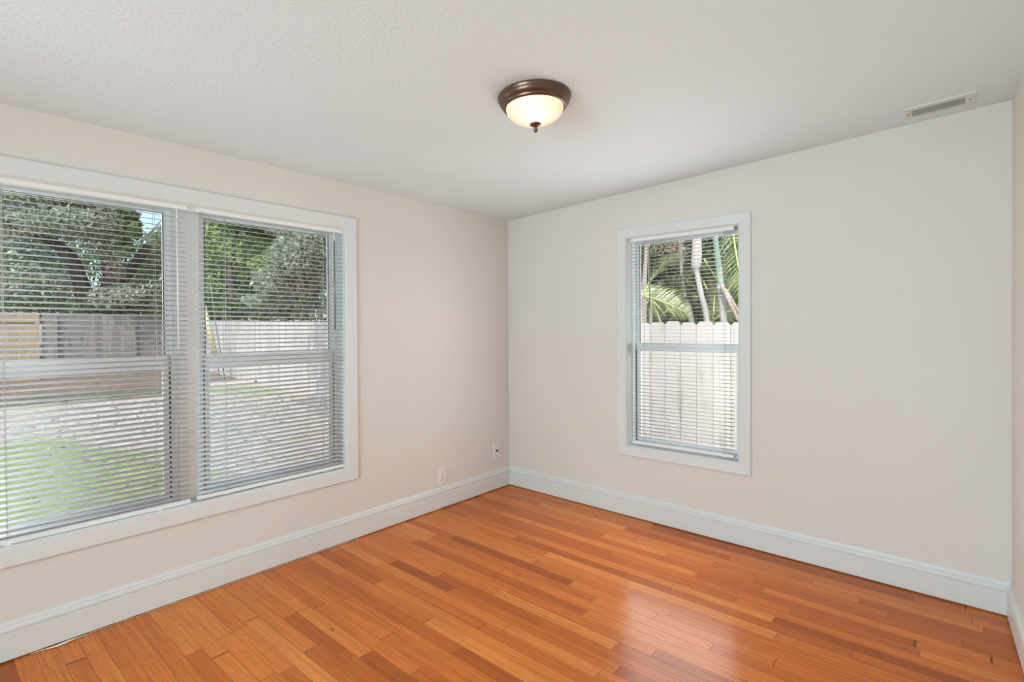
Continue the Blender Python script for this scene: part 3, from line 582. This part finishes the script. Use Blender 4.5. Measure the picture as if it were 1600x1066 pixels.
# fallen leaves
pts = []; n = 2600
P = np.stack([RNG.uniform(-14, -1.2, n), RNG.uniform(-4.5, 3.2, n), np.full(n, GZ+.012)], 1)
keep = P[:, 1] < 2.2-.128*(P[:, 0]-1)-.2; P = P[keep]; n = len(P); a = RNG.uniform(0, 6.28, n); s = RNG.uniform(.018, .05, n)
ax = np.stack([np.cos(a)*s, np.sin(a)*s, RNG.uniform(-.2, .2, n)*s], 1); bx = np.stack([-np.sin(a)*s*.5, np.cos(a)*s*.5, RNG.uniform(0, .4, n)*s], 1)
V = np.stack([P-ax, P+bx, P+ax, P-bx+np.array([0, 0, .01])], 1).reshape(-1, 3)
tag(np_mesh('fallen_leaves', V, np.arange(n*4, dtype=np.int32).reshape(-1, 4), M['leaf_brown']), 'dry brown leaves scattered over the yard', 'fallen leaves', kind='stuff')

# -- palms behind the side fence, seen through the single window
def frond_mb(base, tip_dir, length, droop, nl=34, ll=.45, width=.022, roll=0.0, lift=.10):
    m = MB(); r = MB(); base = Vector(base); d = Vector(tip_dir).normalized(); side = d.cross(Vector((0, 0, 1))).normalized(); side.rotate(Matrix.Rotation(roll, 4, d))
    pos = lambda s: base+d*length*s+Vector((0, 0, -droop*length*s*s))
    r.tube([pos(s) for s in np.linspace(0, 1, 12)], [.016*(1-.8*s) for s in np.linspace(0, 1, 12)], 6)
    for i in range(nl):
        s = .14+.86*i/nl; p = pos(s); t = (pos(min(1, s+.02))-pos(s-.02)).normalized(); L = ll*math.sin(math.pi*min(1, .18+s*.8))*random.uniform(.85, 1.1)
        for sg in (-1, 1):
            e = (t*.65+side*sg*.75+Vector((0, 0, lift))+Vector((random.uniform(-.1, .1), random.uniform(-.1, .1), random.uniform(-.12, .05)))).normalized()
            q = p+e*L*.55; z = p+e*L+Vector((0, 0, -.22*L)); w = t*width
            m.add([p-w*.3, p+w*.3, q+w*.6, z, q-w*.6], [(0, 1, 2, 4), (4, 2, 3)])
    return m, r
def palm(label, trunk_pts, trunk_mat, fronds, group, shaft=None, fmat='frond', name='palm_tree'):
    b = at(*trunk_pts[0][:3]); root = empty(name, (b.x, b.y, GZ), label, 'palm tree', group); bpy.context.view_layer.update()
    m = MB(); ptube(m, trunk_pts, 10); m.build('trunk', trunk_mat, root)
    if shaft:
        m = MB(); ptube(m, shaft, 10); m.build('crownshaft', M['crownshaft'] if fmat != 'pale' else M['palm_bark'], root)
    for (px, py, t, ex, ey, et, droop, ll, roll, *lf) in fronds:
        a, c = at(px, py, t), at(ex, ey, et); d = c-a; L = d.length; d2 = d+Vector((0, 0, droop*L))
        lm, rm = frond_mb(a, d2, d2.length, droop*L/d2.length, 42, ll, .013, roll, *lf)
        o = rm.build('frond', M['rachis'], root); q = lm.build('leaflets', M['frond'] if fmat != 'frond_dark' else M['frond_dark'], root, recalc=False)
        q.parent = o; q.matrix_parent_inverse = o.matrix_basis.inverted()
    return root
T = 7.6
palm('pale grey leaning palm with a swollen shaft, seen through the small single window', [(1118, 640, T, 4.5), (1104, 500, T, 4.5), (1096, 462, T, 4.2), (1089, 428, T, 4.2), (1087, 420, T, 5.5)], M['palm_bark'],
     [(1088, 330, T, 1040, 300, T+.5, .4, .5, .3), (1090, 330, T, 1150, 310, T+.6, .4, .5, -.3), (1100, 405, T, 1126, 446, T, .02, .06, 0)], 'palms behind the side fence', [(1087, 421, T, 5.5), (1088, 412, T, 8), (1089, 385, T, 7.5), (1088, 350, T, 6), (1088, 325, T, 4)], 'pale')
palm('palm with a smooth green shaft and a dry pinkish sheath behind the small window', [(1138, 640, T+.4, 5), (1131, 505, T+.4, 5), (1128, 470, T+.4, 5.5), (1126, 446, T+.4, 6)], M['palm_bark'],
     [(1118, 340, T+.4, 1180, 330, T+.8, .4, .6, .4), (1117, 335, T+.4, 1070, 300, T+1, .5, .6, -.2)], 'palms behind the side fence', [(1126, 448, T+.4, 5.5), (1124, 425, T+.4, 5), (1119, 385, T+.4, 4.3), (1116, 340, T+.4, 3.5)])
o = [q for q in D.objects if q.name.startswith('palm_tree')][-1]
for dx in (0, 7, -3):
    m = MB(); ptube(m, [(1126, 446, T+.3, 2.5), (1134+dx*.4, 458, T+.25, 3), (1144+dx*.6, 478, T+.2, 2.6), (1156+dx, 502, T+.2, 1.2)], 6); m.build('dry_sheath', M['sheath'], o)
palm('thin grey curved palm stem in the middle of the small window', [(1092, 640, T+.8, 4), (1080, 500, T+.8, 4), (1072, 470, T+.8, 3.2), (1066, 440, T+.8, 2.6), (1064, 400, T+.8, 3), (1063, 340, T+.8, 3)], M['palm_bark'], [(1063, 345, T+.8, 1020, 390, T+.4, .4, .5, .2), (1063, 345, T+.8, 1100, 330, T+.4, .4, .5, 0)], 'palms behind the side fence', fmat='frond_dark')
palm('tan palm trunk at the left edge of the small window', [(1004, 640, T+.2, 4.5), (1006, 500, T+.2, 4.5), (1007, 440, T+.2, 4), (1009, 400, T+.2, 3), (1011, 340, T+.2, 2.5)], M['tan_bark'], [(1011, 345, T+.2, 960, 370, T, .4, .6, 0), (1011, 345, T+.2, 1045, 352, T+.3, .4, .5, .3)], 'palms behind the side fence', fmat='frond_dark')
palm('slim pale palm stem just right of the tan trunk in the small window', [(1019, 640, T+.5, 2.6), (1017, 500, T+.5, 2.6), (1015, 450, T+.5, 2), (1014, 380, T+.5, 1.6), (1013, 340, T+.5, 1.5)], M['tan_bark'],
     [(985, 458, T-1.0, 1080, 494, T-1.3, .22, .34, .9, .45), (1141, 340, T-1.2, 1162, 470, T-1.6, .02, .30, .6), (1010, 450, T-.6, 1050, 400, T-.9, .3, .45, .2)], 'palms behind the side fence')
for i, (x0, lab) in enumerate(((1030, 'dark palm thicket behind the tan trunks in the small window'), (1110, 'dark palm thicket behind the grey and green shafts in the small window'))):
    fr = []
    for k in range(16):
        a = random.uniform(-.2, math.pi+.2); L = random.uniform(45, 85); sx = x0+random.uniform(-25, 25); sy = random.uniform(450, 520)
        fr.append((sx, sy, T+random.uniform(.8, 1.8), sx+L*math.cos(a), sy-L*abs(math.sin(a))*1.1, T+random.uniform(.6, 2.2), random.uniform(.15, .5), random.uniform(.35, .6), random.uniform(-1, 1)))
    palm(lab, [(x0, 640, T+1.6, 4), (x0, 500, T+1.6, 4), (x0+2, 440, T+1.6, 3)], M['tan_bark'], fr, 'palm thickets', fmat='frond_dark', name='palm_clump')
tree('hedge_tree', 'dense dark green tree filling the background of the small window', 'tree', (1075, 560, 11), [('trunk', None, [(1075, 600, 11, 5), (1075, 480, 11, 4), (1070, 400, 11, 3)])],
     [(1020, 420, 11, 45, 50, 1500), (1080, 430, 11.5, 50, 60, 1800), (1140, 420, 11.5, 50, 60, 1600), (1075, 340, 12, 120, 50, 2200), (1030, 400, 10.2, 30, 30, 500), (960, 420, 11, 60, 80, 1500), (1210, 420, 12, 60, 80, 1500), (1090, 490, 10.5, 110, 25, 1200)], M['leaf_dark'], M['oak_bark'], .10, .22,
     extra=[('dead_leaves', M['leaf_brown'], [(1045, 395, 10, 30, 25, 160), (1090, 480, 9.8, 50, 20, 160)], .1, .2)])
